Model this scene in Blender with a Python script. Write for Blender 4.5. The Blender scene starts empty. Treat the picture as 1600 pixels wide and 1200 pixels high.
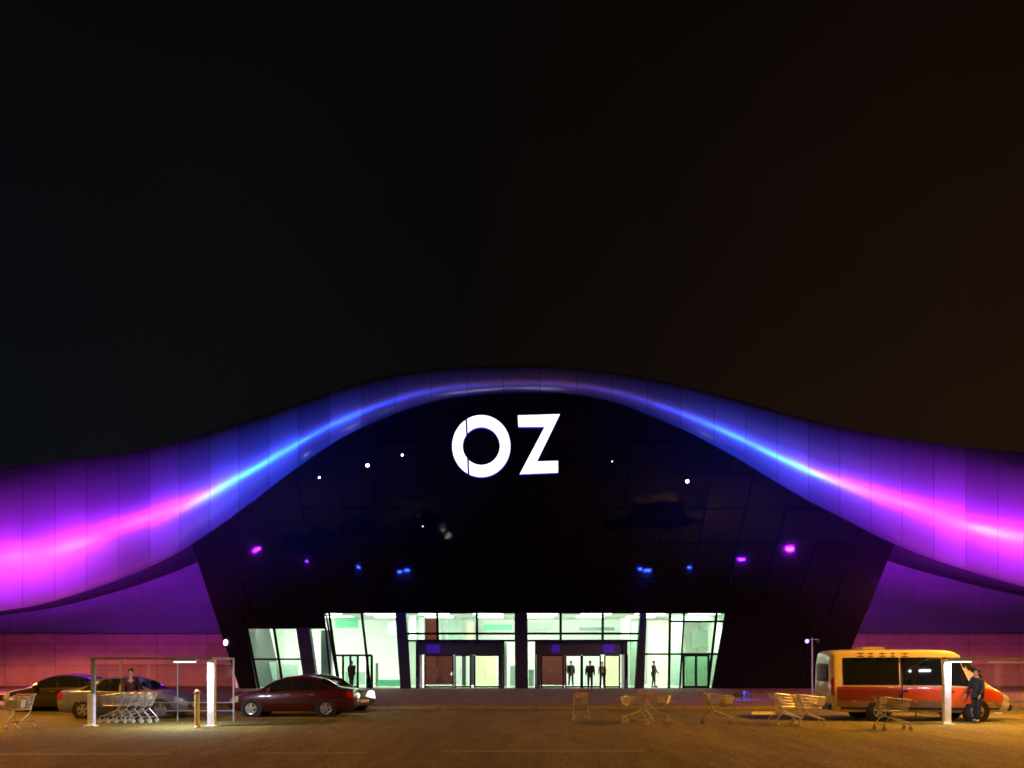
import bpy, bmesh, math, random
from mathutils import Vector, Matrix
R = math.radians
random.seed(7)
SC = bpy.context.scene
COL = SC.collection

# ------------------------------------------------------------------ camera, sky, exposure
F_PX, HOR, EYE = 1300.0, 1028.0, 2.1          # focal length and horizon in photo pixels, eye height
cam = bpy.data.cameras.new('camera')
cam.sensor_width = 36; cam.lens = F_PX/1600*36
cam.shift_y = (HOR-600)/1600
cam.clip_start = .1; cam.clip_end = 3000
camo = bpy.data.objects.new('camera', cam); COL.objects.link(camo)
camo.location = (0, 0, EYE); camo.rotation_euler = (R(90), 0, 0)
SC.camera = camo
cam.dof.use_dof = True; cam.dof.focus_distance = 6.0; cam.dof.aperture_fstop = 4.5   # phone lens focused a little short
SC.view_settings.view_transform = 'Standard'; SC.view_settings.look = 'None'
SC.view_settings.exposure = 0; SC.view_settings.gamma = 1
SC.render.engine = 'CYCLES'

world = bpy.data.worlds.new('World'); SC.world = world
world.use_nodes = True
wn, wl = world.node_tree.nodes, world.node_tree.links
wn.clear()
wo = wn.new('ShaderNodeOutputWorld'); wb = wn.new('ShaderNodeBackground')
wt = wn.new('ShaderNodeTexCoord'); ws = wn.new('ShaderNodeSeparateXYZ')
wl.new(wt.outputs['Generated'], ws.inputs[0])
mr = wn.new('ShaderNodeMapRange'); mr.inputs[1].default_value = -.55; mr.inputs[2].default_value = .55
wl.new(ws.outputs[0], mr.inputs[0])
rp = wn.new('ShaderNodeValToRGB'); wl.new(mr.outputs[0], rp.inputs[0])
rp.color_ramp.elements[0].color = (.0046, .0060, .0078, 1)
rp.color_ramp.elements[1].color = (.0160, .0072, .0034, 1)
e = rp.color_ramp.elements.new(.45); e.color = (.0048, .0038, .0034, 1)
mz = wn.new('ShaderNodeMapRange'); mz.inputs[1].default_value = 0; mz.inputs[2].default_value = .62
mz.inputs[3].default_value = 1.05; mz.inputs[4].default_value = .38
wl.new(ws.outputs[2], mz.inputs[0])
nz = wn.new('ShaderNodeTexNoise'); nz.inputs['Scale'].default_value = 2.2; nz.inputs['Detail'].default_value = 4
wl.new(wt.outputs['Generated'], nz.inputs[0])
mn = wn.new('ShaderNodeMapRange'); mn.inputs[1].default_value = .3; mn.inputs[2].default_value = .7
mn.inputs[3].default_value = .8; mn.inputs[4].default_value = 1.2
wl.new(nz.outputs[0], mn.inputs[0])
mm = wn.new('ShaderNodeMath'); mm.operation = 'MULTIPLY'
wl.new(mz.outputs[0], mm.inputs[0]); wl.new(mn.outputs[0], mm.inputs[1])
wl.new(rp.outputs[0], wb.inputs[0]); wl.new(mm.outputs[0], wb.inputs[1])
wl.new(wb.outputs[0], wo.inputs[0])

# ------------------------------------------------------------------ helpers
def P(px, py, Y):
    return Vector(((px-800)/F_PX*Y, Y, EYE+(HOR-py)/F_PX*Y))
def gY(py): return F_PX*EYE/(py-HOR)
Y0, LEAN = 54.6, .306
def FY(py):
    a = (HOR-py)/F_PX
    return (Y0-LEAN*EYE)/(1+LEAN*a)
def FP(px, py, off=0.0): return P(px, py, FY(py)-off)

def node_mat(name):
    m = bpy.data.materials.new(name); m.use_nodes = True
    return m, m.node_tree.nodes, m.node_tree.links, m.node_tree.nodes['Principled BSDF']
def mat(name, col, rough=.5, metal=0, noise=.12, scale=6, coat=0, spec=.5, bump=0, bscale=40):
    m, n, l, b = node_mat(name)
    tc = n.new('ShaderNodeTexCoord'); nt = n.new('ShaderNodeTexNoise')
    nt.inputs['Scale'].default_value = scale; nt.inputs['Detail'].default_value = 6
    l.new(tc.outputs['Object'], nt.inputs[0])
    r = n.new('ShaderNodeValToRGB'); l.new(nt.outputs[0], r.inputs[0])
    r.color_ramp.elements[0].position = .3; r.color_ramp.elements[1].position = .7
    r.color_ramp.elements[0].color = (*[c*(1-noise) for c in col], 1)
    r.color_ramp.elements[1].color = (*[min(1, c*(1+noise)) for c in col], 1)
    l.new(r.outputs[0], b.inputs['Base Color'])
    b.inputs['Roughness'].default_value = rough; b.inputs['Metallic'].default_value = metal
    b.inputs['Coat Weight'].default_value = coat; b.inputs['Coat Roughness'].default_value = .06
    b.inputs['Specular IOR Level'].default_value = spec
    if bump:
        n2 = n.new('ShaderNodeTexNoise'); n2.inputs['Scale'].default_value = bscale; n2.inputs['Detail'].default_value = 5
        l.new(tc.outputs['Object'], n2.inputs[0])
        bp = n.new('ShaderNodeBump'); bp.inputs['Strength'].default_value = bump; bp.inputs['Distance'].default_value = .02
        l.new(n2.outputs[0], bp.inputs['Height']); l.new(bp.outputs[0], b.inputs['Normal'])
    return m
def emit(name, col, s):
    m, n, l, b = node_mat(name)
    b.inputs['Base Color'].default_value = (*[min(.8, c) for c in col], 1)
    b.inputs['Emission Color'].default_value = (*col, 1); b.inputs['Emission Strength'].default_value = s
    return m
def glass(name, tint, gloss=.06):
    m = bpy.data.materials.new(name); m.use_nodes = True
    n, l = m.node_tree.nodes, m.node_tree.links; n.clear()
    o = n.new('ShaderNodeOutputMaterial'); mx = n.new('ShaderNodeMixShader')
    t = n.new('ShaderNodeBsdfTransparent'); g = n.new('ShaderNodeBsdfGlossy')
    t.inputs[0].default_value = (*tint, 1); g.inputs['Roughness'].default_value = .03
    mx.inputs[0].default_value = gloss
    l.new(t.outputs[0], mx.inputs[1]); l.new(g.outputs[0], mx.inputs[2]); l.new(mx.outputs[0], o.inputs[0])
    return m

class MB:
    def __init__(s): s.bm = bmesh.new()
    def poly(s, pts, mi=0):
        f = s.bm.faces.new([s.bm.verts.new(p) for p in pts]); f.material_index = mi; return f
    def hexa(s, a, b, mi=0):            # two matching rings of points joined into a closed prism
        va = [s.bm.verts.new(p) for p in a]; vb = [s.bm.verts.new(p) for p in b]
        n = len(a); fs = [s.bm.faces.new(va[::-1]), s.bm.faces.new(vb)]
        for i in range(n):
            fs.append(s.bm.faces.new((va[i], va[(i+1) % n], vb[(i+1) % n], vb[i])))
        for f in fs: f.material_index = mi
        return fs
    def box(s, c, size, mi=0, rot=0, bev=0):
        cx, cy, cz = c; x, y, z = [v/2 for v in size]
        M = Matrix.Translation((cx, cy, cz)) @ Matrix.Rotation(rot, 4, 'Z')
        r = [(-x, -y), (x, -y), (x, y), (-x, y)]
        before = set(s.bm.edges)
        s.hexa([M @ Vector((p, q, -z)) for p, q in r], [M @ Vector((p, q, z)) for p, q in r], mi)
        if bev:
            es = [e for e in s.bm.edges if e not in before]
            bmesh.ops.bevel(s.bm, geom=es, offset=bev, segments=2, affect='EDGES', clamp_overlap=True)
    def beam(s, p0, p1, w, h, mi=0, up=(0, 0, 1)):
        p0, p1 = Vector(p0), Vector(p1); d = (p1-p0).normalized(); u = Vector(up)
        if abs(d.dot(u)) > .98: u = Vector((0, 1, 0))
        a = d.cross(u).normalized()*w/2; b = a.cross(d).normalized()*h/2
        s.hexa([p0-a-b, p0+a-b, p0+a+b, p0-a+b], [p1-a-b, p1+a-b, p1+a+b, p1-a+b], mi)
    def tube(s, p0, p1, r, n=6, mi=0, r1=None):
        p0, p1 = Vector(p0), Vector(p1); d = (p1-p0).normalized()
        u = Vector((0, 0, 1)) if abs(d.z) < .95 else Vector((1, 0, 0))
        a = d.cross(u).normalized(); b = a.cross(d); r1 = r if r1 is None else r1
        ang = [2*math.pi*i/n for i in range(n)]
        s.hexa([p0+(a*math.cos(t)+b*math.sin(t))*r for t in ang], [p1+(a*math.cos(t)+b*math.sin(t))*r1 for t in ang], mi)
    def path(s, pts, r, n=6, mi=0):
        for a, b in zip(pts, pts[1:]): s.tube(a, b, r, n, mi)
    def lathe(s, prof, axis='Z', c=(0, 0, 0), n=20, mi=0):   # prof: list of (radius, height)
        c = Vector(c); rings = []
        for r, h in prof:
            ring = []
            for i in range(n):
                t = 2*math.pi*i/n; q, w = r*math.cos(t), r*math.sin(t)
                p = (q, w, h) if axis == 'Z' else ((q, h, w) if axis == 'Y' else (h, q, w))
                ring.append(s.bm.verts.new(c+Vector(p)))
            rings.append(ring)
        fs = []
        for a, b in zip(rings, rings[1:]):
            for i in range(n): fs.append(s.bm.faces.new((a[i], a[(i+1) % n], b[(i+1) % n], b[i])))
        fs.append(s.bm.faces.new(rings[0][::-1])); fs.append(s.bm.faces.new(rings[-1]))
        for f in fs: f.material_index = mi
    def build(s, name, mats, parent=None, smooth=False, world=False):
        bmesh.ops.recalc_face_normals(s.bm, faces=s.bm.faces)
        me = bpy.data.meshes.new(name); s.bm.to_mesh(me); s.bm.free()
        for m in (mats if isinstance(mats, (list, tuple)) else [mats]): me.materials.append(m)
        if smooth:
            for p in me.polygons: p.use_smooth = True
            if smooth == 'auto':
                me.set_sharp_from_angle(angle=R(40))
        o = bpy.data.objects.new(name, me); COL.objects.link(o)
        if parent:
            o.parent = parent
            if world: me.transform(Matrix.Translation(-parent.location))
        return o
def tag(o, label=None, cat=None, group=None, kind=None):
    if label: o['label'] = label
    if cat: o['category'] = cat
    if group: o['group'] = group
    if kind: o['kind'] = kind
    return o
def thing(name, label, cat, loc=(0, 0, 0), rz=0, group=None):
    o = bpy.data.objects.new(name, None); COL.objects.link(o)
    o.empty_display_size = .2
    o.location = loc; o.rotation_euler = (0, 0, rz)
    return tag(o, label, cat, group)
def dup(root, loc, rz, label, group=None):
    def cp(o, parent):
        c = o.copy(); COL.objects.link(c); c.parent = parent
        for ch in list(o.children): cp(ch, c)
        return c
    r = cp(root, None); r.location = loc; r.rotation_euler = (0, 0, rz); r['label'] = label
    if group: r['group'] = group
    return r
def lamp(name, kind, loc, col, power, parent=None, target=None, **kw):
    d = bpy.data.lights.new(name, kind); d.color = col; d.energy = power
    for k, v in kw.items(): setattr(d, k, v)
    o = bpy.data.objects.new(name, d); COL.objects.link(o)
    o.location = loc
    if target is not None:
        o.rotation_euler = (Vector(target)-Vector(loc)).to_track_quat('-Z', 'Y').to_euler()
    if parent:
        o.parent = parent; o.matrix_parent_inverse = Matrix.Translation(-parent.location)
    return o
def interp(tab, x):
    if x <= tab[0][0]:
        (x0, y0), (x1, y1) = tab[0], tab[1]
    elif x >= tab[-1][0]:
        (x0, y0), (x1, y1) = tab[-2], tab[-1]
    else:
        for i in range(len(tab)-1):
            if tab[i][0] <= x <= tab[i+1][0]: break
        (x0, y0), (x1, y1) = tab[i], tab[i+1]
        def sl(j):
            j = max(1, min(len(tab)-2, j))
            return (tab[j+1][1]-tab[j-1][1])/(tab[j+1][0]-tab[j-1][0])
        h = x1-x0; t = (x-x0)/h
        m0, m1 = sl(i)*h, sl(i+1)*h
        return ((2*t**3-3*t*t+1)*y0+(t**3-2*t*t+t)*m0+(-2*t**3+3*t*t)*y1+(t**3-t*t)*m1)
    return y0+(y1-y0)*(x-x0)/(x1-x0)

# ------------------------------------------------------------------ materials of the setting
def ground_mat():
    m, n, l, b = node_mat('asphalt')
    tc = n.new('ShaderNodeTexCoord'); mp = n.new('ShaderNodeMapping'); mp.inputs['Scale'].default_value = (1, .15, 1)
    l.new(tc.outputs['Object'], mp.inputs[0])          # noise stretched along the view axis to look even in perspective
    def noise(scale, det=6, rough=.6):
        t = n.new('ShaderNodeTexNoise'); t.inputs['Scale'].default_value = scale
        t.inputs['Detail'].default_value = det; t.inputs['Roughness'].default_value = rough
        l.new(mp.outputs[0], t.inputs[0]); return t
    big, mid, fine = noise(.22, 5), noise(2.6, 8, .7), noise(28, 3, .8)
    r = n.new('ShaderNodeValToRGB'); l.new(big.outputs[0], r.inputs[0])
    r.color_ramp.elements[0].position = .35; r.color_ramp.elements[1].position = .68
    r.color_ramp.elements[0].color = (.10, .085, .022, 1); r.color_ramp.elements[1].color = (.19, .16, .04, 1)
    def mul(a, src, lo, hi, p0=.35, p1=.65):
        q = n.new('ShaderNodeMapRange'); q.inputs[1].default_value = p0; q.inputs[2].default_value = p1
        q.inputs[3].default_value = lo; q.inputs[4].default_value = hi; l.new(src, q.inputs[0])
        x = n.new('ShaderNodeMix'); x.data_type = 'RGBA'; x.blend_type = 'MULTIPLY'; x.inputs[0].default_value = 1
        l.new(a, x.inputs[6]); l.new(q.outputs[0], x.inputs[7]); return x.outputs[2]
    c = mul(r.outputs[0], mid.outputs[0], .75, 1.28)
    c = mul(c, fine.outputs[0], .45, 1.6)
    l.new(c, b.inputs['Base Color']); b.inputs['Roughness'].default_value = .9
    b.inputs['Specular IOR Level'].default_value = .25
    bp = n.new('ShaderNodeBump'); bp.inputs['Strength'].default_value = .9; bp.inputs['Distance'].default_value = .03
    l.new(mid.outputs[0], bp.inputs['Height'])
    b2 = n.new('ShaderNodeBump'); b2.inputs['Strength'].default_value = .8; b2.inputs['Distance'].default_value = .012
    l.new(fine.outputs[0], b2.inputs['Height']); l.new(bp.outputs[0], b2.inputs['Normal'])
    l.new(b2.outputs[0], b.inputs['Normal'])
    return m
def tile_mat(name, col, mortar, w, h, rough, rot=(0, 0, 0), noise=.25, msize=.012, spec=.5, stain=.28):
    m, n, l, b = node_mat(name)
    tc = n.new('ShaderNodeTexCoord'); mp = n.new('ShaderNodeMapping'); mp.inputs['Rotation'].default_value = rot
    l.new(tc.outputs['Object'], mp.inputs[0])
    br = n.new('ShaderNodeTexBrick'); l.new(mp.outputs[0], br.inputs[0])
    br.offset = 0; br.inputs['Scale'].default_value = 1
    br.inputs['Brick Width'].default_value = w; br.inputs['Row Height'].default_value = h
    br.inputs['Mortar Size'].default_value = msize
    br.inputs['Color1'].default_value = (*[c*(1-noise) for c in col], 1)
    br.inputs['Color2'].default_value = (*[c*(1+noise) for c in col], 1)
    br.inputs['Mortar'].default_value = (*mortar, 1)
    nt = n.new('ShaderNodeTexNoise'); nt.inputs['Scale'].default_value = 1.4; nt.inputs['Detail'].default_value = 8
    l.new(tc.outputs['Object'], nt.inputs[0])
    q = n.new('ShaderNodeMapRange'); q.inputs[1].default_value = .3; q.inputs[2].default_value = .7
    q.inputs[3].default_value = 1-stain; q.inputs[4].default_value = 1+stain; l.new(nt.outputs[0], q.inputs[0])
    x = n.new('ShaderNodeMix'); x.data_type = 'RGBA'; x.blend_type = 'MULTIPLY'; x.inputs[0].default_value = 1
    l.new(br.outputs[0], x.inputs[6]); l.new(q.outputs[0], x.inputs[7]); l.new(x.outputs[2], b.inputs['Base Color'])
    b.inputs['Roughness'].default_value = rough; b.inputs['Specular IOR Level'].default_value = spec
    return m
def band_mat():                        # big satin metal panels, joints every panel, each panel a little different
    m, n, l, b = node_mat('satin_metal_panels')
    uv = n.new('ShaderNodeUVMap'); uv.uv_map = 'panels'
    sx = n.new('ShaderNodeSeparateXYZ'); l.new(uv.outputs[0], sx.inputs[0])
    fl = n.new('ShaderNodeMath'); fl.operation = 'FLOOR'; l.new(sx.outputs[0], fl.inputs[0])
    fr = n.new('ShaderNodeMath'); fr.operation = 'FRACT'; l.new(sx.outputs[0], fr.inputs[0])
    wn_ = n.new('ShaderNodeTexWhiteNoise'); wn_.noise_dimensions = '1D'; l.new(fl.outputs[0], wn_.inputs['W'])
    pr = n.new('ShaderNodeMapRange'); pr.inputs[3].default_value = .33; pr.inputs[4].default_value = .41
    l.new(wn_.outputs[0], pr.inputs[0]); l.new(pr.outputs[0], b.inputs['Roughness'])
    j = n.new('ShaderNodeMath'); j.operation = 'LESS_THAN'; j.inputs[1].default_value = .022; l.new(fr.outputs[0], j.inputs[0])
    pc = n.new('ShaderNodeMapRange'); pc.inputs[3].default_value = .50; pc.inputs[4].default_value = .66
    l.new(wn_.outputs[0], pc.inputs[0])
    cc = n.new('ShaderNodeCombineColor')
    for i in range(3): l.new(pc.outputs[0], cc.inputs[i])
    x = n.new('ShaderNodeMix'); x.data_type = 'RGBA'; l.new(j.outputs[0], x.inputs[0])
    l.new(cc.outputs[0], x.inputs[6]); x.inputs[7].default_value = (.26, .26, .27, 1)
    l.new(x.outputs[2], b.inputs['Base Color'])
    b.inputs['Metallic'].default_value = .82
    nt = n.new('ShaderNodeTexNoise'); nt.inputs['Scale'].default_value = .35; nt.inputs['Detail'].default_value = 2
    tc = n.new('ShaderNodeTexCoord'); l.new(tc.outputs['Object'], nt.inputs[0])
    bp = n.new('ShaderNodeBump'); bp.inputs['Strength'].default_value = .12; bp.inputs['Distance'].default_value = .3
    l.new(nt.outputs[0], bp.inputs['Height'])
    l.new(bp.outputs[0], b.inputs['Normal'])
    return m
M = dict(
    asphalt=ground_mat(),
    paving=tile_mat('plaza_paving', (.19, .085, .055), (.07, .04, .03), .6, .3, .8, spec=.3),
    kerb=mat('kerb_concrete', (.22, .19, .16), .85, noise=.25, bump=.4),
    paint=mat('worn_paint', (.22, .19, .07), .9, noise=.55, scale=9),
    upper=tile_mat('grey_wall_panels', (.16, .16, .17), (.08, .08, .09), 2.4, 1.2, .6, (R(90), 0, 0), .06, stain=.09),
    plinth=tile_mat('red_plinth_panels', (.50, .19, .16), (.2, .07, .06), 3.6, 1.55, .55, (R(90), 0, 0), .10, .02, stain=.14),
    band=band_mat(),
    soffit=mat('dark_soffit', (.03, .03, .035), .8),
    roof=mat('roof_membrane', (.05, .05, .055), .9),
    dglass=None,
    mullion=mat('dark_aluminium', (.008, .008, .008), .85, 0, spec=.12),
    column=mat('dark_column_cladding', (.035, .04, .038), .4, .2),
    pane=glass('green_tinted_glass', (.72, .97, .81)),
    paneg=glass('darker_green_glass', (.50, .72, .55)),
    white=mat('white_interior_wall', (.78, .80, .76), .7, noise=.04),
    warmw=mat('cream_interior_wall', (.80, .76, .58), .7, noise=.05),
    iroof=mat('interior_ceiling', (.62, .66, .62), .8, noise=.06),
    ifloor=tile_mat('interior_floor_tiles', (.45, .44, .42), (.25, .25, .24), .6, .6, .25),
    igreen=mat('green_shop_fascia', (.10, .42, .22), .5),
    igrey=mat('grey_green_partition', (.24, .33, .27), .6),
    ired=mat('red_brown_partition', (.045, .008, .006), .8, spec=.1),
    iyel=mat('yellow_partition', (.55, .53, .33), .6),
    steel=mat('brushed_steel', (.5, .5, .5), .3, .8),
    black=mat('black_plastic', (.015, .015, .016), .45),
    rubber=mat('tyre_rubber', (.018, .017, .016), .85),
    rim=mat('alloy_rim', (.62, .60, .58), .3, .7),
    autoglass=mat('dark_car_glass', (.012, .013, .014), .06, coat=.6),
)
m, n, l, b = node_mat('dark_facade_glass')
b.inputs['Base Color'].default_value = (.006, .005, .006, 1); b.inputs['Roughness'].default_value = .045
b.inputs['Specular IOR Level'].default_value = .14
tc = n.new('ShaderNodeTexCoord'); nt = n.new('ShaderNodeTexNoise'); nt.inputs['Scale'].default_value = .5
l.new(tc.outputs['Object'], nt.inputs[0])
bp = n.new('ShaderNodeBump'); bp.inputs['Strength'].default_value = .10; bp.inputs['Distance'].default_value = .12
l.new(nt.outputs[0], bp.inputs['Height']); l.new(bp.outputs[0], b.inputs['Normal'])
M['dglass'] = m

# ------------------------------------------------------------------ ground
g = MB(); g.poly([(-700, -200, 0), (700, -200, 0), (700, 1200, 0), (-700, 1200, 0)])
tag(g.build('ground', M['asphalt']), kind='structure')
PLZ = 34.0
g = MB(); g.box((0, (PLZ+60)/2, .05), (110, 60-PLZ, .10))
tag(g.build('plaza', M['paving']), kind='structure')
g = MB()
for i in range(-27, 28):
    g.box((i*2.0, PLZ-.08, .06), (1.985, .15, .13), bev=.015)
tag(g.build('kerb', M['kerb']), kind='structure')
g = MB()
for (a, b_, y, w) in ((-13.5, -7.5, 18.1, .45), (-5.6, -3.2, 18.3, .38), (-1.6, 3, 18.7, .3)):
    g.poly([(a, y-w/2, .004), (b_, y-w/2+.1, .004), (b_, y+w/2+.1, .004), (a, y+w/2, .004)])
tag(g.build('road_marking', M['paint']), kind='structure')

# ------------------------------------------------------------------ the mall
LOW = [(-420, 1020), (-200, 990), (0, 955), (60, 945), (130, 925), (200, 900), (270, 868), (330, 830), (400, 778), (460, 733), (520, 692),
       (580, 661), (640, 637), (700, 622), (770, 614), (830, 612), (900, 616), (960, 628), (1020, 650), (1080, 677),
       (1150, 714), (1200, 745), (1260, 780), (1320, 811), (1380, 842), (1450, 871), (1520, 894), (1600, 917), (1800, 965), (2020, 1010)]
UP = [(-420, 742), (-200, 737), (0, 729), (100, 719), (200, 706), (280, 688), (350, 667), (420, 645), (480, 624), (540, 604), (600, 588),
      (660, 578), (720, 573), (790, 571), (860, 572), (930, 578), (1000, 588), (1060, 600), (1120, 615), (1180, 632),
      (1250, 651), (1320, 668), (1400, 683), (1500, 697), (1600, 706), (1800, 714), (2020, 718)]
mall = thing('shopping_mall', 'large mall with a wave shaped band lit magenta and blue over a dark glass front', 'building', (0, 56, 0))
NS, NT, TC = 200, 26, .56            # the band's nose sits a little below its middle
xs = [-420+2440*i/NS for i in range(NS+1)]
me = bpy.data.meshes.new('wave_band'); vs, fcs, uvs = [], [], []
ulen = 0; prev = None; us = []
lowpts, uppts = [], []
for x in xs:
    yl, yu = interp(LOW, x), interp(UP, x)
    Yb = FY(yl)-.25
    h = (yl-yu)/2/F_PX*Yb
    pm = P(x, (yl+yu)/2, Yb)
    if prev is not None: ulen += (pm-prev).length
    prev = pm; us.append(ulen/2.15)
    for k in range(NT+1):
        t = .5-.5*math.cos(math.pi*k/NT)
        v = (TC-t)/(TC+.085) if t < TC else (t-TC)/(1-TC)
        d = .95*h*math.sqrt(max(0, 1-v*v))+.30*h*2*(1-t)
        vs.append(P(x, yu+(yl-yu)*t, Yb-d))
    lowpts.append(vs[-1]); uppts.append(vs[-1-NT])
for i in range(NS):
    for k in range(NT):
        a = i*(NT+1)+k; fcs.append((a, a+1, a+NT+2, a+NT+1)); uvs.append(((i, k), (i, k+1), (i+1, k+1), (i+1, k)))
me.from_pydata([v-mall.location for v in vs], [], fcs); me.materials.append(M['band'])
ul = me.uv_layers.new(name='panels')
for p, q in zip(me.polygons, uvs):
    p.use_smooth = True
    for li, (i, k) in zip(p.loop_indices, q): ul.data[li].uv = (us[i], k/NT)
bm = bmesh.new(); bm.from_mesh(me); bmesh.ops.recalc_face_normals(bm, faces=bm.faces)
if sum(f.normal.y for f in bm.faces) > 0: bmesh.ops.reverse_faces(bm, faces=bm.faces)
bm.to_mesh(me); bm.free()
band = bpy.data.objects.new('wave_band', me); COL.objects.link(band); band.parent = mall
tag(band, 'wave shaped metal band washed magenta at its ends and blue near the crest')
WALLY = 59.5
g = MB()
for i in range(NS):
    a, b_ = lowpts[i]+Vector((0, .004, 0)), lowpts[i+1]+Vector((0, .004, 0))
    g.poly([a, b_, Vector((b_.x*1.10, WALLY+.6, b_.z+.25)), Vector((a.x*1.10, WALLY+.6, a.z+.25))])
g.build('soffit', M['soffit'], mall, True, True)
g = MB()
for i in range(NS):
    a, b_ = uppts[i], uppts[i+1]
    g.poly([a, b_, Vector((b_.x, b_.y+2, b_.z-.15)), Vector((a.x, a.y+2, a.z-.15))])
    g.poly([Vector((a.x, a.y+2, a.z-.15)), Vector((b_.x, b_.y+2, b_.z-.15)), Vector((b_.x, 96, b_.z-2.5)), Vector((a.x, 96, a.z-2.5))])
    g.poly([Vector((a.x, 96, a.z-2.5)), Vector((b_.x, 96, b_.z-2.5)), Vector((b_.x, 96, 0)), Vector((a.x, 96, 0))])
g.build('roof', M['roof'], mall, True, True)

def wing(x0, x1):                                      # upper wall follows the soffit, plinth stands 0.45 m proud
    g = MB(); pts = []
    lp = [(p.x*1.10, p.z) for p in lowpts]
    zz = lambda X: interp(lp, X)+.25*.9
    N = 30
    for i in range(N):
        a, b_ = x0+(x1-x0)*i/N, x0+(x1-x0)*(i+1)/N
        g.hexa([(a, WALLY, 3.3), (b_, WALLY, 3.3), (b_, WALLY, zz(b_)), (a, WALLY, zz(a))],
               [(a, WALLY+.5, 3.3), (b_, WALLY+.5, 3.3), (b_, WALLY+.5, zz(b_)), (a, WALLY+.5, zz(a))])
    bmesh.ops.remove_doubles(g.bm, verts=g.bm.verts, dist=.001)
    bad = [f for f in g.bm.faces if abs(f.normal.x) > .9 and not (abs(f.calc_center_median().x-x0) < .01 or abs(f.calc_center_median().x-x1) < .01)]
    bmesh.ops.delete(g.bm, geom=bad, context='FACES_ONLY')
    g.build('wall', M['upper'], mall, False, True)
    g = MB(); g.box(((x0+x1)/2, WALLY-.2, 1.85), (x1-x0, .5, 3.7), bev=.02)
    g.box(((x0+x1)/2, WALLY-.22, 3.74), (x1-x0, .6, .08))
    g.build('plinth', M['plinth'], mall, False, True)
wing(-56, P(372, 1060, WALLY).x)
wing(P(1318, 1060, WALLY).x, 56)

# dark glass front: columns fan out upwards, the plane leans out towards the car park
YH = 957.0
def fx(s, y): return 844.5+(957-y)*.036+(2*s-1)*(508.5+(957-y)*.366)
NC = 18
def topy(s):
    y = 900.0
    for _ in range(60):
        y = .5*y+.5*(interp(LOW, fx(s, y))-10)
    return y
rows = [957, 905, 850, 795, 740, 690, 640, 600]
g = MB(); gm = MB()
for c in range(NC):
    s0, s1 = c/NC, (c+1)/NC; ta, tb = topy(s0), topy(s1)
    for r in range(len(rows)-1):
        y0, y1 = rows[r], rows[r+1]
        pts = []
        a0, b0 = max(y0, ta) if y0 > ta else None, y0 if y0 > tb else None
        A0 = y0 if y0 > ta else None; B0 = y0 if y0 > tb else None
        A1 = max(y1, ta); B1 = max(y1, tb)
        if A0 is None and B0 is None: continue
        if A0 is not None: pts.append(FP(fx(s0, A0), A0))
        if B0 is not None: pts.append(FP(fx(s1, B0), B0))
        else: pts.append(FP(fx(s1, tb), tb))
        if B0 is not None and B1 < B0-.5: pts.append(FP(fx(s1, B1), B1))
        if A0 is None: pts.append(FP(fx(s0, ta), ta))
        elif A1 < A0-.5: pts.append(FP(fx(s0, A1), A1))
        pts = [p for i, p in enumerate(pts) if (p-pts[i-1]).length > .01]
        if len(pts) >= 3: g.poly(pts)
    for r in range(1, len(rows)-1):
        if rows[r] > max(ta, tb): gm.beam(FP(fx(s0, rows[r]), rows[r], .03), FP(fx(s1, rows[r]), rows[r], .03), .05, .05, up=(0, -1, .3))
for c in range(NC+1):
    s = c/NC; gm.beam(FP(fx(s, YH), YH, .03), FP(fx(s, topy(s)), topy(s), .03), .07, .07, up=(0, -1, .3))
# solid glass either side of the entrance and the dropped head on the left
def quadF(gg, a, b_, c, d, off=0): gg.poly([FP(*a, off), FP(*b_, off), FP(*c, off), FP(*d, off)])
def foot(px, py): return px, py
BASE = 1078.3
quadF(g, (376, BASE), (400.5, BASE), (379, YH), (336, YH))
quadF(g, (1112.5, BASE), (1304, BASE), (1353, YH), (1134, YH))
quadF(g, (382.5, 981), (509, 981), (507, YH), (379, YH))
for (xa, xb) in ((1160, 1172), (1205, 1222), (1250, 1272)):
    gm.beam(FP(xa, BASE-2, .03), FP(xb, YH, .03), .07, .07, up=(0, -1, .3))
gm.beam(FP(1122, 1020, .03), FP(1328, 1020, .03), .06, .06, up=(0, -1, .3))
bmesh.ops.recalc_face_normals(g.bm, faces=g.bm.faces)
fo = g.build('glass_facade', M['dglass'], mall, False, True)
tag(fo, 'tall dark glass front leaning outwards under the crest of the wave')
sm = fo.modifiers.new('thick', 'SOLIDIFY'); sm.thickness = .12
if sum(p.normal.y*p.area for p in fo.data.polygons) > 0: fo.data.flip_normals()
sm.offset = -1
gm.build('mullions', M['mullion'], mall, False, True)
# side cheeks of the portal running back to the wing walls
for (bx, tx, sgn) in ((376, 303, -1), (1304, 1393, 1)):
    g = MB(); pb, pt = FP(bx, BASE, -.13), FP(tx, 858, -.13)
    pt2 = pb+(pt-pb)*1.15
    w = Vector((-sgn*.75, 0, 0))
    g.hexa([pb, pb+w, pt2+w, pt2], [Vector((pb.x, 62, 0)), Vector((pb.x+w.x, 62, 0)), Vector((pt2.x+w.x, 62, pt2.z)), Vector((pt2.x, 62, pt2.z))])
    g.build('portal_side', M['column'], mall, False, True)

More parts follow.
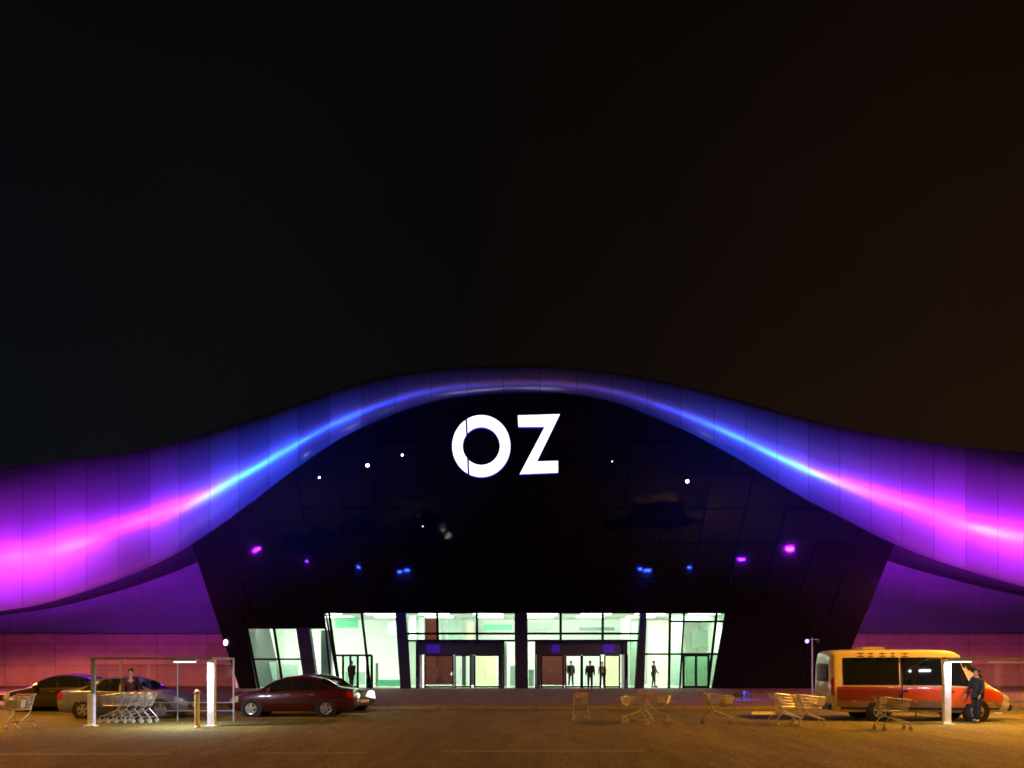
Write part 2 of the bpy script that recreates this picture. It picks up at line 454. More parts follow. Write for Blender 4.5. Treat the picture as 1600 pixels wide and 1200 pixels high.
# ------------------------------------------------------------------ entrance: lit hall behind the glass
XL, XR, YB, ZC = P(372, 0, 55).x, P(1150, 0, 55).x, 66.0, 5.15
g = MB(); g.box(((XL+XR)/2, (55.0+YB)/2, .06), (XR-XL, YB-55.0, .12)); g.build('hall_floor', M['ifloor'], mall, False, True)
g = MB(); g.box(((XL+XR)/2, YB+.15, ZC/2), (XR-XL, .3, ZC)); g.box((XL-.1, (55+YB)/2, ZC/2), (.2, YB-55, ZC)); g.box((XR+.1, (55+YB)/2, ZC/2), (.2, YB-55, ZC))
g.build('hall_wall', M['white'], mall, False, True)
g = MB(); g.box(((XL+XR)/2, (53.3+YB)/2, ZC+.1), (XR-XL+.6, YB-53.3, .2)); g.build('hall_ceiling', M['iroof'], mall, False, True)
cl = emit('ceiling_light_panel', (1, .98, .88), 8.0)
for i in range(9):
    for yy in (57.2, 61.5):
        g = MB(); g.box((XL+1.6+i*(XR-XL-3.2)/8, yy, ZC-.03), (2.0, .9, .06)); g.build('ceiling_light', cl, mall, False, True)
for i in range(4):
    lamp('hall_light', 'AREA', (XL+2.6+i*(XR-XL-6)/3, 59.0, ZC-.15), (1, .98, .88), 1500, mall, (XL+4+i*(XR-XL-8)/3, 62, 0), shape='RECTANGLE', size=6, size_y=4)
# things built into the hall
def panel(px0, px1, py0, py1, Y, m, name='partition', d=.15):
    a, b_ = P(px0, py1, Y), P(px1, py0, Y); z0 = max(.12, a.z); z1 = min(ZC-.06, b_.z)
    g = MB(); g.box(((a.x+b_.x)/2, Y, (z0+z1)/2), (b_.x-a.x, d, z1-z0)); return g.build(name, m, mall, False, True)
panel(406, 432, 1034, 1074, 60.0, M['igrey']); panel(440, 466, 1038, 1074, 60.5, M['igrey'])
panel(503, 519, 985, 1075, 57.0, M['igrey'], 'hall_pillar', .6)
panel(524, 560, 962, 981, 61.0, M['igreen'], 'shop_fascia'); panel(606, 620, 972, 992, 61.0, M['igrey'], 'shop_fascia')
panel(587, 591, 1036, 1075, 58.0, M['igrey'], 'hall_pillar', .15); panel(590, 626, 1062, 1076, 59.0, M['igreen'], 'counter', .5)
panel(664, 682, 960, 1074, 62.0, M['ired']); panel(682, 708, 1003, 1074, 62.3, M['ired'])
panel(722, 728, 1003, 1074, 60, M['black'], 'hall_pillar', .2)
panel(700, 722, 960, 1000, 63.0, M['igrey']); panel(744, 776, 1004, 1074, 62.0, M['iyel'])
panel(655, 663, 960, 1000, 61.0, M['igrey'], 'hall_pillar', .4)
panel(842, 884, 1004, 1074, 61.0, M['ired']); panel(946, 968, 1004, 1074, 62.0, M['iyel'])
panel(985, 998, 972, 1074, 60.0, M['igrey'], 'hall_pillar', .4)
panel(1012, 1045, 970, 1074, 63.5, M['warmw']); panel(1047, 1068, 962, 1074, 60.0, M['igrey'])
panel(1068, 1128, 958, 972, 60.0, M['igrey'], 'shop_fascia'); panel(1072, 1130, 1020, 1074, 60.2, M['igrey'])

for (a, b_, c, d, Y, mm, nm) in ((640, 650, 958, 1000, 60, 'igrey', 'hall_pillar'), (690, 696, 958, 1000, 63, 'igrey', 'hall_pillar'), (728, 740, 972, 1000, 64, 'warmw', 'shop_fascia'),
        (755, 800, 976, 984, 63, 'igreen', 'shop_fascia'), (788, 792, 1004, 1074, 58, 'igrey', 'hall_pillar'), (797, 805, 1040, 1074, 59, 'igrey', 'counter'),
        (828, 862, 974, 983, 63, 'igrey', 'shop_fascia'), (905, 960, 980, 985, 64, 'igrey', 'shop_fascia'), (970, 984, 966, 998, 62, 'warmw', 'shop_fascia'),
        (826, 834, 1046, 1074, 58, 'igrey', 'counter'), (540, 570, 1050, 1074, 62, 'igrey', 'counter'), (596, 612, 1040, 1074, 64, 'warmw', 'partition'),
        (412, 424, 985, 995, 63, 'igreen', 'shop_fascia'), (1080, 1118, 985, 1012, 63, 'igrey', 'partition'), (735, 741, 1003, 1074, 61, 'black', 'hall_pillar')):
    panel(a, b_, c, d, Y, M[mm], nm, .2)

def bay(pane_m, left, right, top, bottom, mulls=(), trans=(), fw=.10):      # px of both sides at top and bottom
    (lt, lb), (rt, rb) = left, right
    def at(f, y):
        t = (y-top)/(BASE-top)
        x0, x1 = lt+(lb-lt)*t, rt+(rb-rt)*t; return x0+(x1-x0)*f
    fr = MB()
    U = (0, -1, .3)
    for f in (0, 1): fr.beam(FP(at(f, bottom), bottom, -.03), FP(at(f, top), top, -.03), fw, .12, up=U)
    for y in (top, bottom): fr.beam(FP(at(0, y)+1, y, -.032), FP(at(1, y)-1, y, -.032), .11, fw, up=U)
    for mt, mb in mulls: fr.beam(FP(mb, bottom, -.034), FP(mt, top, -.034), .15, .12, up=U)
    for y, xa, xb, w in trans: fr.beam(FP(xa, y, -.036), FP(xb, y, -.036), .11, w, up=U)
    w = fr.build('window_frame', M['mullion'], mall, False, True)
    pn = MB(); pn.poly([FP(at(0, bottom), bottom, -.05), FP(at(1, bottom), bottom, -.05), FP(at(1, top), top, -.05), FP(at(0, top), top, -.05)])
    o = pn.build('pane', pane_m, None, False, False); o.data.transform(Matrix.Translation(-mall.location)); o.parent = w
    return w
bay(M['pane'], (382.5, 400.5), (464, 478), 981, BASE, [(386, 405), (428, 443)], [(1030, 394, 470, .05)])
bay(M['pane'], (482, 496), (509, 518), 981, BASE)
bay(M['pane'], (509, 530), (619, 627), YH, BASE, [(514, 531), (565, 579)], [(1024, 524, 575, .1)])
bay(M['pane'], (633, 637), (805, 806), YH, 1001, [(683, 684), (745, 745.5)], [(990, 634, 805, .12)])
bay(M['pane'], (787, 787), (805.5, 806), 1001, BASE)
bay(M['paneg'], (637, 641), (651, 651), 1001, BASE)
bay(M['pane'], (823, 823.5), (1001, 998), YH, 1001, [(876, 876), (942, 941.5)], [(990, 823, 1000, .12)])
bay(M['pane'], (823.5, 824), (837, 837), 1001, BASE)
bay(M['paneg'], (979, 978), (998, 993), 1001, BASE)
bay(M['paneg'], (1069, 1062), (1134, 1112.5), YH, BASE, [(1120, 1106)], [(971, 1069, 1131, .08), (1022, 1066, 1123, .14)])
bay(M['pane'], (1009, 1005), (1069, 1062), YH, BASE, [(1047, 1045)], [(971, 1047, 1069, .08), (1022, 1008, 1064, .06)])
# leaning columns between the bays
for (a0, a1, b0, b1) in ((463, 483, 477, 497), (618, 634, 626, 641), (804, 824, 805, 825), (1000.5, 1010, 992.5, 1006)):
    g = MB(); y0, y1 = BASE, (YH if a0 > 500 else 981)
    ring = [FP(b0, y0, .10), FP(b1, y0, .10), FP(a1, y1, .10), FP(a0, y1, .10)]
    g.hexa(ring, [p+Vector((0, .55, 0)) for p in ring]); g.build('column', M['column'], mall, False, True)
# small swing doors in the outer bays, and two vestibules with sliding doors
def door(px0, px1, py, Y, fw=.09, mid=True, parent=mall, m=None):
    a, b_ = P(px0, py, Y), P(px1, py, Y); z1 = a.z
    g = MB(); xs_ = [a.x, b_.x]+([(a.x+b_.x)/2] if mid else [])
    for x in xs_: g.beam((x, Y, .11), (x, Y, z1), fw, .08, up=(0, 1, 0))
    g.beam((a.x, Y-.003, z1), (b_.x, Y-.003, z1), .086, fw); g.beam((a.x, Y-.003, .2), (b_.x, Y-.003, .2), .086, fw)
    d = g.build('door', M['mullion'], parent, False, True)
    pn = MB(); pn.poly([(a.x, Y+.01, .12), (b_.x, Y+.01, .12), (b_.x, Y+.01, z1), (a.x, Y+.01, z1)])
    o = pn.build('pane', m or M['pane'], None); o.data.transform(Matrix.Translation(-mall.location)); o.parent = d
    h = MB(); h.tube(((a.x+b_.x)/2-.12, Y-.09, .8), ((a.x+b_.x)/2-.12, Y-.09, 1.5), .018)
    o = h.build('door_handle', M['steel'], None); o.data.transform(Matrix.Translation(-mall.location)); o.parent = d
door(536, 559, 1024, 54.8, .14); door(574, 581, 1024, 54.9, .16, False); door(1068, 1107, 1024, 54.8, .14, m=M['paneg'])
purple = emit('violet_neon', (.09, .012, .75), .11)
for (x0, x1, glows, leaves) in ((652, 786, ((664, 690),), ((664, 708), (711, 735), (742, 780))),
                                (838, 979, ((859, 876), (939, 962)), ((846, 880), (884, 908), (910, 938), (945, 968)))):
    a, b_ = P(x0, 1002, 54.35), P(x1, 1023, 54.35)
    g = MB(); g.box(((a.x+b_.x)/2, 55.1, (a.z+b_.z)/2), (b_.x-a.x, 1.6, a.z-b_.z), bev=.02)
    hd = g.build('door_canopy', M['column'], mall, False, True)
    for gx0, gx1 in glows:
        p, q = P(gx0+3, 1007, 54.28), P(gx1-2, 1020, 54.28)
        g = MB(); g.box(((p.x+q.x)/2, 54.28, (p.z+q.z)/2), (q.x-p.x, .06, p.z-q.z), bev=.015)
        o = g.build('accent_light', purple, None); o.data.transform(Matrix.Translation(-mall.location)); o.parent = hd
    for x in (x0+3, x1-3):
        p = P(x, 1023, 55.1); g = MB(); g.box((p.x, 55.1, (p.z+.1)/2), (.24, 1.5, p.z-.1)); g.build('door_jamb', M['column'], mall, False, True)
    for lx0, lx1 in leaves: door(lx0, lx1, 1024, 54.9, .10, False)

# ------------------------------------------------------------------ the illuminated sign on the dark glass
white_e = emit('white_lit_letter_face', (.93, .95, 1), 1.35)
blue_e = emit('blue_halo_letter_side', (.05, .03, .6), .8)  # glow added to the letter sides to imitate a blue halo
sign = thing('sign', 'big white illuminated letters O and Z high on the dark glass front', 'sign', FP(791, 745, .1))
def letter(polys):
    g = MB()
    for pts in polys:
        f = [FP(x, y, .42) for x, y in pts]; bk = [FP(x, y, .16) for x, y in pts]
        fs = g.hexa(f, bk, 1); fs[0].material_index = 0
    o = g.build('letter', [white_e, blue_e], None); o.data.transform(Matrix.Translation(-sign.location)); o.parent = sign
OX, OY, RO, RI = 752, 697, (45.5, 48.5), (29, 29.5)
def ring_part(t0, t1, n=22):
    polys = []
    for i in range(n):
        a, b_ = t0+(t1-t0)*i/n, t0+(t1-t0)*(i+1)/n
        polys.append([(OX+RO[0]*math.cos(a), OY+RO[1]*math.sin(a)), (OX+RO[0]*math.cos(b_), OY+RO[1]*math.sin(b_)),
                      (OX+RI[0]*math.cos(b_), OY+RI[1]*math.sin(b_)), (OX+RI[0]*math.cos(a), OY+RI[1]*math.sin(a))])
    return polys
def merged(polys, cuts=()):                      # one outline: weld the slices of a ring into one solid
    g = MB()
    for pts in polys:
        vs_ = [g.bm.verts.new(FP(x, y, .42)) for x, y in pts]; g.bm.faces.new(vs_)
    bmesh.ops.remove_doubles(g.bm, verts=g.bm.verts, dist=.004)
    for (xa, ya), (xb, yb), wid, ins in cuts:      # the narrow joints where the letter's casing is split
        p = FP(xa, ya, .42); q = FP(xb, yb, .42); nrm = (q-p).cross(Vector((0, -1, .3))).normalized()
        keep = []
        for sg in (1, -1):
            c = g.bm.copy()
            geom = list(c.verts)+list(c.edges)+list(c.faces)
            bmesh.ops.bisect_plane(c, geom=geom, plane_co=p+nrm*sg*wid/2, plane_no=nrm*sg, clear_inner=True, dist=1e-5)
            keep.append(c)
        nb = bmesh.new()
        for c in keep:
            tmp = bpy.data.meshes.new('tmp'); c.to_mesh(tmp); nb.from_mesh(tmp); bpy.data.meshes.remove(tmp); c.free()
        g.bm.free(); g.bm = nb
    front = list(g.bm.faces)
    r = bmesh.ops.extrude_face_region(g.bm, geom=front)
    nv = [v for v in r['geom'] if isinstance(v, bmesh.types.BMVert)]
    bmesh.ops.translate(g.bm, verts=nv, vec=(0, .26, 0))
    for f in g.bm.faces: f.material_index = 1
    for f in front:
        if f.is_valid: f.material_index = 0
    bmesh.ops.recalc_face_normals(g.bm, faces=g.bm.faces)
    for f in g.bm.faces:
        f.material_index = 0 if (f.normal.y < -.85) else 1
    o = g.build('letter', [white_e, blue_e], None); o.data.transform(Matrix.Translation(-sign.location)); o.parent = sign
merged(ring_part(0, 2*math.pi, 72), [((728, 640), (732.5, 750), .10, 0), ((700, 698), (805, 698), .018, 0)])
zt = [[(809, 649), (875, 647), (851, 667), (810, 667)], [(875, 647), (839, 721), (812, 741), (851, 667)],
      [(839, 721), (872, 720), (872, 738.5), (812, 741)]]
merged(zt, [((805, 698), (880, 698), .018, 0)])

# ------------------------------------------------------------------ coloured floodlights on the plaza washing the wave band
hous = mat('dark_grey_housing', (.04, .04, .045), .5, .3)
MAG, PIN, VIO, IND, BLU = (.42, .010, 1), (.33, .009, 1), (.17, .007, 1), (.06, .018, 1), (.006, .055, 1)
FLOOD_GAIN = .17
flood0 = None
def band_pt(px):
    return P(px, .38*interp(UP, px)+.62*interp(LOW, px), 50)
def flood(X, Y, col, aim_px, power, label, spread=55):
    lm = emit('floodlight_lens', [min(1, c+.02) for c in col], 520)
    t = thing('floodlight', label, 'floodlight', (X, Y, .10), 0, 'coloured floodlights standing in front of the wave band')
    tgt = band_pt(aim_px)
    g = MB(); g.box((0, 0, .015), (.34, .2, .03)); g.beam((-.2, 0, .03), (-.2, 0, .3), .03, .05); g.beam((.2, 0, .03), (.2, 0, .3), .03, .05)
    g.build('bracket', hous, t)
    g = MB(); g.box((0, 0, .32), (.36, .16, .26), bev=.02); h = g.build('housing', hous, t)
    g = MB(); g.box((0, .085, .33), (.30, .02, .2), bev=.004); g.build('lens', lm, t)
    lamp('floodlight_beam', 'AREA', (X, Y+.12, .48), col, power*FLOOD_GAIN, t, tgt, shape='RECTANGLE', size=.6, size_y=.25, spread=R(spread))
FLY = 41.0
NM = {id(MAG): 'magenta', id(PIN): 'pink', id(VIO): 'violet', id(IND): 'indigo', id(BLU): 'blue'}
# (world X, colour, aimed at this px of the band, power)
FL = [(-37, MAG, -150, 5200), (-31, MAG, -30, 5600), (-26, MAG, 70, 5600), (-21.5, PIN, 170, 4600), (-17, VIO, 270, 3200),
      (-12.5, BLU, 370, 4800), (-8.5, BLU, 450, 4200), (-9.0, BLU, 640, 2400),
      (11.0, BLU, 960, 800), (10.5, BLU, 1130, 3900), (14.5, BLU, 1230, 5000), (19, VIO, 1340, 3200), (23.5, PIN, 1420, 4200), (29.5, MAG, 1510, 5600), (34, MAG, 1610, 5600), (39, MAG, 1740, 5200)]
left_n = 0
for X, c, ap, pw in FL:
    where = {-37: 'at the far left end of the plaza', -31: 'second from the far left end of the plaza', -26: 'on the plaza past the left end of the dark brown car',
             -21.5: 'on the plaza behind the dark brown car', -17: 'on the plaza behind the trolley shelter', -12.5: 'on the plaza behind the maroon car bonnet',
             -8.5: 'on the plaza behind the middle of the maroon car', -9.0: 'on the plaza behind the front wheel of the maroon car', 11.0: 'on the plaza just right of the trolley with a white panel', 10.5: 'on the plaza behind the trolley with a white panel', 14.5: 'on the plaza left of the thin lamp post', 19: 'on the plaza behind the back of the minibus',
             23.5: 'on the plaza behind the front of the minibus', 29.5: 'on the plaza behind the right trolley shelter', 34: 'second from the far right end of the plaza', 39: 'at the far right end of the plaza'}[X]
    flood(X, {8.5: 38.6, 9.0: 38.9, 12.5: 38.2, 17: 37, 21.5: 35, 10.5: 38.6, 11.0: 38.9, 14.5: 38.2, 19: 37, 23.5: 35}.get(abs(X), FLY), c, ap, pw, 'small %s floodlight %s' % (NM[id(c)], where))

# ------------------------------------------------------------------ lamps that light the car park, and ones added for the wall and crest
amber = emit('sodium_lamp_glass', (1, .5, .1), 30)
gal = mat('galvanised_steel', (.35, .35, .34), .5, .6)
def street_lamp(x, y, z, arm, power, label, size=165):
    t = thing('street_lamp', label, 'street lamp', (x, y, 0), 0, 'sodium street lamps beside the car park')
    g = MB(); g.lathe([(.16, 0), (.16, .5), (.10, .6), (.07, z)], n=14); g.build('pole', gal, t, 'auto')
    g = MB(); g.tube((0, 0, z-.05), (arm, 0, z+.25), .04, 8); g.build('arm', gal, t, True)
    g = MB(); g.box((arm*1.25, 0, z+.27), (.8, .32, .16), bev=.05); g.build('lamp_head', hous, t)
    g = MB(); g.box((arm*1.25, 0, z+.17), (.6, .24, .05), bev=.02); g.build('lamp_glass', amber, t)
    lamp('lamp_light', 'SPOT', (x+arm*1.25, y, z+.1), (1, .43, .045), power, t, (x+arm*1.25, y, 0), spot_size=R(size), spot_blend=.12, shadow_soft_size=.22)
street_lamp(20.5, 25.5, 9.5, -1.2, 19000, 'tall sodium street lamp right of the minibus')
street_lamp(-22, 24, 9.5, 1.2, 9000, 'tall sodium street lamp left of the dark brown car')
street_lamp(4, 2.5, 11, 1.2, 2200, 'sodium street lamp beside the viewpoint')
street_lamp(-30.5, 43, 5.6, 1.0, 10500, 'unseen sodium street lamp added at the left end of the mall wall', 160)  # off-frame lamp added to warm the left plinth
street_lamp(30.5, 43, 5.6, -1.0, 8000, 'unseen sodium street lamp added at the right end of the mall wall', 160)  # off-frame lamp added to warm the right plinth
street_lamp(30, -14, 26, -2, 1500, 'very tall unseen sodium mast added behind the viewpoint')  # added out of view to tint the crest of the band warm

# ------------------------------------------------------------------ small lamps on the building, and glints added on its glass
warm_e = emit('warm_glint', (1, .93, .72), 14); cool_e = emit('violet_white_lamp', (.62, .5, 1), 9)
for px, py, r, lab in ((575, 728, .10, 'bright small spotlight on the dark glass, upper left'), (500, 747, .06, 'faint small spotlight on the dark glass nearest the left blue curve'),
                    (629, 712, .06, 'small spotlight on the dark glass nearest the letter O'), (1073, 753, .10, 'bright small spotlight on the dark glass, right of the letter Z'),
                    (661, 823, .045, 'faint small spotlight on the dark glass below the letter O'), (956, 722, .045, 'faint small spotlight on the dark glass just right of the letter Z')):
    t = thing('glint', lab, 'glint', FP(px, py, .12), 0, 'small glowing stand-ins for glints on the dark glass')  # lit fixtures added in place of lights mirrored in the glass
    g = MB(); g.lathe([(.05, .12), (.05, 0), (r*1.25, -.03), (r*1.25, -.16)], 'Y', n=12); g.build('housing', M['black'], t, 'auto')
    g = MB(); g.lathe([(r, -.165), (r*.6, -.2)], 'Y', n=12); g.build('lens', warm_e if r > .05 else emit('dim_glint', (1, .9, .7), 2), t)
t = thing('wall_lamp', 'small violet white lamp on the left edge of the dark portal', 'wall lamp', FP(354, 1004, .12))
g = MB(); g.box((0, 0, .0), (.12, .16, .34), bev=.02); g.build('housing', M['black'], t)
g = MB(); g.lathe([(.09, -.14), (.13, -.05), (.13, .1), (.06, .2)], 'Z', (0, -.18, -.03), 12); g.build('lens', cool_e, t, True)
pl = P(1269, 1028, 45)
t = thing('lamp_post', 'thin lamp post with a small violet lamp left of the minibus', 'lamp post', (pl.x, 45, .1))
g = MB(); g.lathe([(.11, 0), (.11, .03), (.045, .06), (.035, 3.1)], n=10); g.build('pole', gal, t, 'auto')
g = MB(); g.beam((-.32, 0, 3.0), (.36, 0, 3.0), .035, .035); g.build('arm', gal, t)
g = MB(); g.lathe([(.05, -.1), (.1, -.04), (.1, .06), (.05, .1)], 'Z', (-.28, 0, 2.9), 12); g.build('lens', emit('violet_lamp', (.35, .25, 1), 3), t, True)
g = MB(); g.lathe([(.04, -.09), (.09, -.04), (.09, .06), (.05, .1)], 'Z', (.3, 0, 2.9), 12); g.build('lamp_shade', hous, t, True)

# ------------------------------------------------------------------ vehicles
def vehicle(t, st, mats, panes, wheels, wr, half_t=.1, n=46, under=.0):
    """st: stations (x, z bottom, z belt, z roof, half width sill, belt, roof), rear to front, lofted into one body"""
    keys = [[(s[0], s[i]) for s in st] for i in range(1, 7)]
    x0, x1 = st[0][0], st[-1][0]
    def half(x):
        zb, zl, zr, ws_, wb_, wr_ = [interp(k, x) for k in keys]
        zr = max(zr, zl+.015)
        return [(0, zb), (ws_*.9, zb), (ws_, zb+.10), (wb_*1.0, zb+.42*(zl-zb)), (wb_*1.005, zb+.62*(zl-zb)), (wb_*.985, zl-.02), (wb_*.97, zl),
                (wr_+(wb_*.97-wr_)*.08, zr-.10*(zr-zl)), (wr_*.93, zr-.02*(zr-zl)), (wr_*.6, zr+.012), (0, zr+.02)]
    def S(x, s, off=0):                 # point on the side skin, s = index along the half section
        i = min(int(s), 9); f = s-i; h = half(x); a, b_ = h[i], h[i+1]
        p = Vector((x, a[0]+(b_[0]-a[0])*f, a[1]+(b_[1]-a[1])*f))
        if off:
            e1 = Vector((0, b_[0]-a[0], b_[1]-a[1])); h2 = half(x+.02); a2, b2 = h2[i], h2[i+1]
            q = Vector((x+.02, a2[0]+(b2[0]-a2[0])*f, a2[1]+(b2[1]-a2[1])*f))
            nn = e1.cross(q-p).normalized()
            if nn.y < 0 or (abs(nn.y) < .3 and nn.z < 0): nn = -nn
            p = p+nn*off
        return p
    g = MB(); rings = []
    for k in range(n+1):
        x = x0+(x1-x0)*(.5-.5*math.cos(math.pi*k/n))*.5+(x1-x0)*k/n*.5
        h = half(x); ring = [(y, z) for y, z in h]+[(-y, z) for y, z in h[-2:0:-1]]
        rings.append([g.bm.verts.new((x, y, z)) for y, z in ring])
    for a, b_ in zip(rings, rings[1:]):
        m_ = len(a)
        for i in range(m_): g.bm.faces.new((a[i], a[(i+1) % m_], b_[(i+1) % m_], b_[i]))
    g.bm.faces.new(rings[0]); g.bm.faces.new(rings[-1][::-1])
    body = g.build('body', mats['body'], t, 'auto')
    out = {'body': body}
    for name, m_, xa, xb, sa, sb, off, sides in panes:
        for sd in sides:
            g = MB(); NX, NS_ = 8, 5; grid = []
            for i in range(NX+1):
                row = []
                for j in range(NS_+1):
                    s_ = sa+(sb-sa)*j/NS_
                    xa_ = xa[0]+(xa[1]-xa[0])*j/NS_ if isinstance(xa, tuple) else xa
                    xb_ = xb[0]+(xb[1]-xb[0])*j/NS_ if isinstance(xb, tuple) else xb
                    p = S(xa_+(xb_-xa_)*i/NX, s_, off); row.append(g.bm.verts.new((p.x, p.y*sd, p.z)))
                grid.append(row)
            for i in range(NX):
                for j in range(NS_): g.bm.faces.new((grid[i][j], grid[i+1][j], grid[i+1][j+1], grid[i][j+1]))
            if sides == (0,): pass
            o = g.build(name, m_, t, True); out[name] = o
    # windscreens run right across: built as mirrored halves in one mesh
    def screen(name, m_, xa, xb, off=.014):
        g = MB(); NX, NJ = 6, 10; grid = []
        for i in range(NX+1):
            x = xa+(xb-xa)*i/NX; row = []
            for j in range(-NJ, NJ+1):
                h = half(x); s_ = 10-3.3*abs(j)/NJ
                p = S(x, s_); row.append(g.bm.verts.new((p.x+(off if xb > 0 else -off)*.8, p.y*(1 if j > 0 else -1), p.z+off)))
            grid.append(row)
        for i in range(NX):
            for j in range(2*NJ): g.bm.faces.new((grid[i][j], grid[i+1][j], grid[i+1][j+1], grid[i][j+1]))
        return g.build(name, m_, t, True)
    out['screen'] = screen
    hw = interp(keys[4], wheels[0])
    for wx in wheels:
        for sd in (1, -1):
            g = MB(); g.lathe([(wr*1.20, sd*(hw-.16)), (wr*1.20, sd*(hw+.008))], 'Y', (wx, 0, wr*1.02), 26)
            g.build('wheel_arch', M['black'], t, 'auto')
        for sd in (1, -1):
            w = MB(); w.lathe([(wr*.55, -.10), (wr*.94, -.10), (wr, -.06), (wr, .06), (wr*.94, .10), (wr*.62, .10)], 'Y', (0, 0, 0), 26)
            wo_ = w.build('wheel', M['rubber'], t, 'auto'); wo_.location = (wx, sd*(hw-.07), wr)
            r_ = MB(); r_.lathe([(wr*.64, .085*sd), (wr*.64, .108*sd), (wr*.56, .10*sd)], 'Y', n=22); r_.lathe([(wr*.16, .09*sd), (wr*.16, .125*sd)], 'Y', n=12)
            for k in range(5):
                a = 2*math.pi*k/5+.3; r_.beam((0, .112*sd, 0), (math.cos(a)*wr*.6, .112*sd, math.sin(a)*wr*.6), .07, .03, up=(0, 1, 0))
            r_.build('rim', M['rim'], wo_, 'auto')
    return out, S
def paint(name, col, rough=.3, metal=.2): return mat(name, col, rough, metal, .08, 3, coat=.8)
lampg = mat('headlamp_glass', (.6, .6, .58), .1, .2, coat=1)
tail = mat('tail_lamp_red', (.5, .015, .01), .15, coat=1)
plate = mat('blank_plate', (.7, .7, .66), .5)
SED = [(-2.22, .40, .72, .76, .70, .72, .5), (-2.16, .28, .86, .93, .76, .80, .6), (-1.9, .22, .95, 1.0, .80, .86, .66), (-1.55, .2, .96, 1.06, .82, .88, .66),
       (-1.0, .2, .95, 1.33, .84, .89, .62), (-.45, .2, .93, 1.43, .84, .89, .62), (.15, .2, .92, 1.42, .84, .89, .62), (.6, .2, .91, 1.28, .84, .89, .64),
       (1.02, .2, .90, 1.02, .84, .885, .66), (1.25, .2, .87, .925, .84, .88, .70), (1.75, .22, .78, .83, .82, .86, .66), (2.08, .24, .66, .71, .78, .80, .56), (2.22, .32, .54, .57, .66, .68, .45)]
def sedan(label, loc, rz, col, name, headlight=None):
    t = thing('parked_car', label, 'car', loc, rz)
    m_ = paint(name, col)
    G = M['autoglass']
    o, S = vehicle(t, SED, {'body': m_}, [
        ('side_window', G, (.86, .56), -.02, 6.06, 6.98, .008, (1, -1)), ('side_window', G, -.08, (-.98, -.74), 6.06, 6.98, .008, (1, -1)),
        ('side_window', G, (-1.02, -.78), (-1.42, -1.0), 6.08, 6.9, .008, (1, -1)),
        ('headlight', headlight or lampg, 1.82, 2.19, 3.9, 6.0, .012, (1, -1)),
        ('tail_light', tail, -2.19, -1.98, 4.2, 5.9, .012, (1, -1)),
        ('door_trim', M['black'], 1.0, -1.25, 3.0, 3.12, .01, (1, -1))], (1.36, -1.26), .31)
    o['screen']('windscreen', G, 1.06, .62); o['screen']('rear_window', G, -1.5, -1.04)
    for c_, sz in (((2.19, 0, .40), (.1, 1.3, .16)), ((-2.21, 0, .42), (.08, 1.4, .14))):
        g = MB(); g.box(c_, sz, bev=.03); g.build('bumper', M['black'], t)
    for c_ in ((2.25, 0, .44), (-2.258, 0, .55)):
        g = MB(); g.box(c_, (.015, .52, .11)); g.build('number_plate', plate, t)
    for sd in (1, -1):
        g = MB(); g.box((.72, sd*.98, .97), (.16, .2, .13), bev=.04); g.build('door_mirror', m_, t)
        for hx in (.1, -.75):
            g = MB(); g.box((hx, sd*.905, .80), (.18, .035, .03), bev=.01); g.build('door_handle', M['steel'], t)
    if headlight:
        for sd in (1, -1):
            g = MB(); g.lathe([(.02, -.02), (.20, .0), (.19, .05), (.08, .09)], 'X', (2.13, .52*sd, .62), 18); g.build('headlight', headlight, t, True)
    return t
pc = P(462, 1028, 30.3)
sedan('maroon saloon car parked in front of the left hand entrance bays', (pc.x, 30.3, 0), math.pi+R(2), (.075, .006, .006), 'maroon_paint')
pc = P(205, 1028, 29.5)
sedan('pale silver saloon car standing behind the left trolley shelter', (pc.x, 29.5, 0), R(2), (.20, .21, .25), 'pale_silver_paint')
pc = P(106, 1028, 33.2)
sedan('dark brown saloon car at the far left, beyond the pale silver car', (pc.x, 33.2, 0), math.pi-R(3), (.035, .025, .018), 'dark_brown_paint')
# a car behind the maroon one: only its bonnet, tail and lit lamp show
head_e = emit('lit_headlight', (1, .93, .72), 22)
pc = P(490, 1028, 36.8)
sedan('silver grey saloon car with lit headlight behind the maroon car', (pc.x+1.1, 33.2, 0), R(-28), (.13, .13, .13), 'silver_grey_paint', head_e)
# minibus facing right
VAN = [(-2.9, .55, 1.05, 1.95, .88, .90, .78), (-2.86, .40, 1.12, 2.22, .93, .95, .82), (-2.75, .32, 1.15, 2.32, .96, .98, .84), (-2.0, .3, 1.16, 2.36, .98, 1.0, .86),
       (-.5, .3, 1.16, 2.37, .98, 1.0, .86), (.7, .3, 1.15, 2.36, .98, 1.0, .86), (1.12, .3, 1.14, 2.30, .98, 1.0, .85), (1.55, .3, 1.13, 1.98, .98, 1.0, .82),
       (1.95, .3, 1.12, 1.55, .97, .99, .80), (2.15, .3, 1.09, 1.26, .96, .98, .80), (2.45, .31, 1.0, 1.08, .94, .95, .74), (2.78, .33, .82, .88, .88, .9, .62), (2.92, .42, .62, .66, .78, .78, .5)]
px = P(1421, 1028, 28.4).x
bus = thing('minibus', 'cream minibus with an orange red side stripe parked at the right', 'minibus', (px, 28.4, 0), R(-4))
cream = paint('cream_white_paint', (.58, .47, .31), .35, 0); orange = paint('orange_red_stripe', (.70, .085, .018), .35, 0)
shaded_red = paint('orange_red_stripe_shaded', (.20, .022, .012), .35, 0); brown = paint('brown_lower_panel', (.22, .12, .07), .5, 0)  # rear stripe: the orange red darkened, shade painted into its colour
G = M['autoglass']
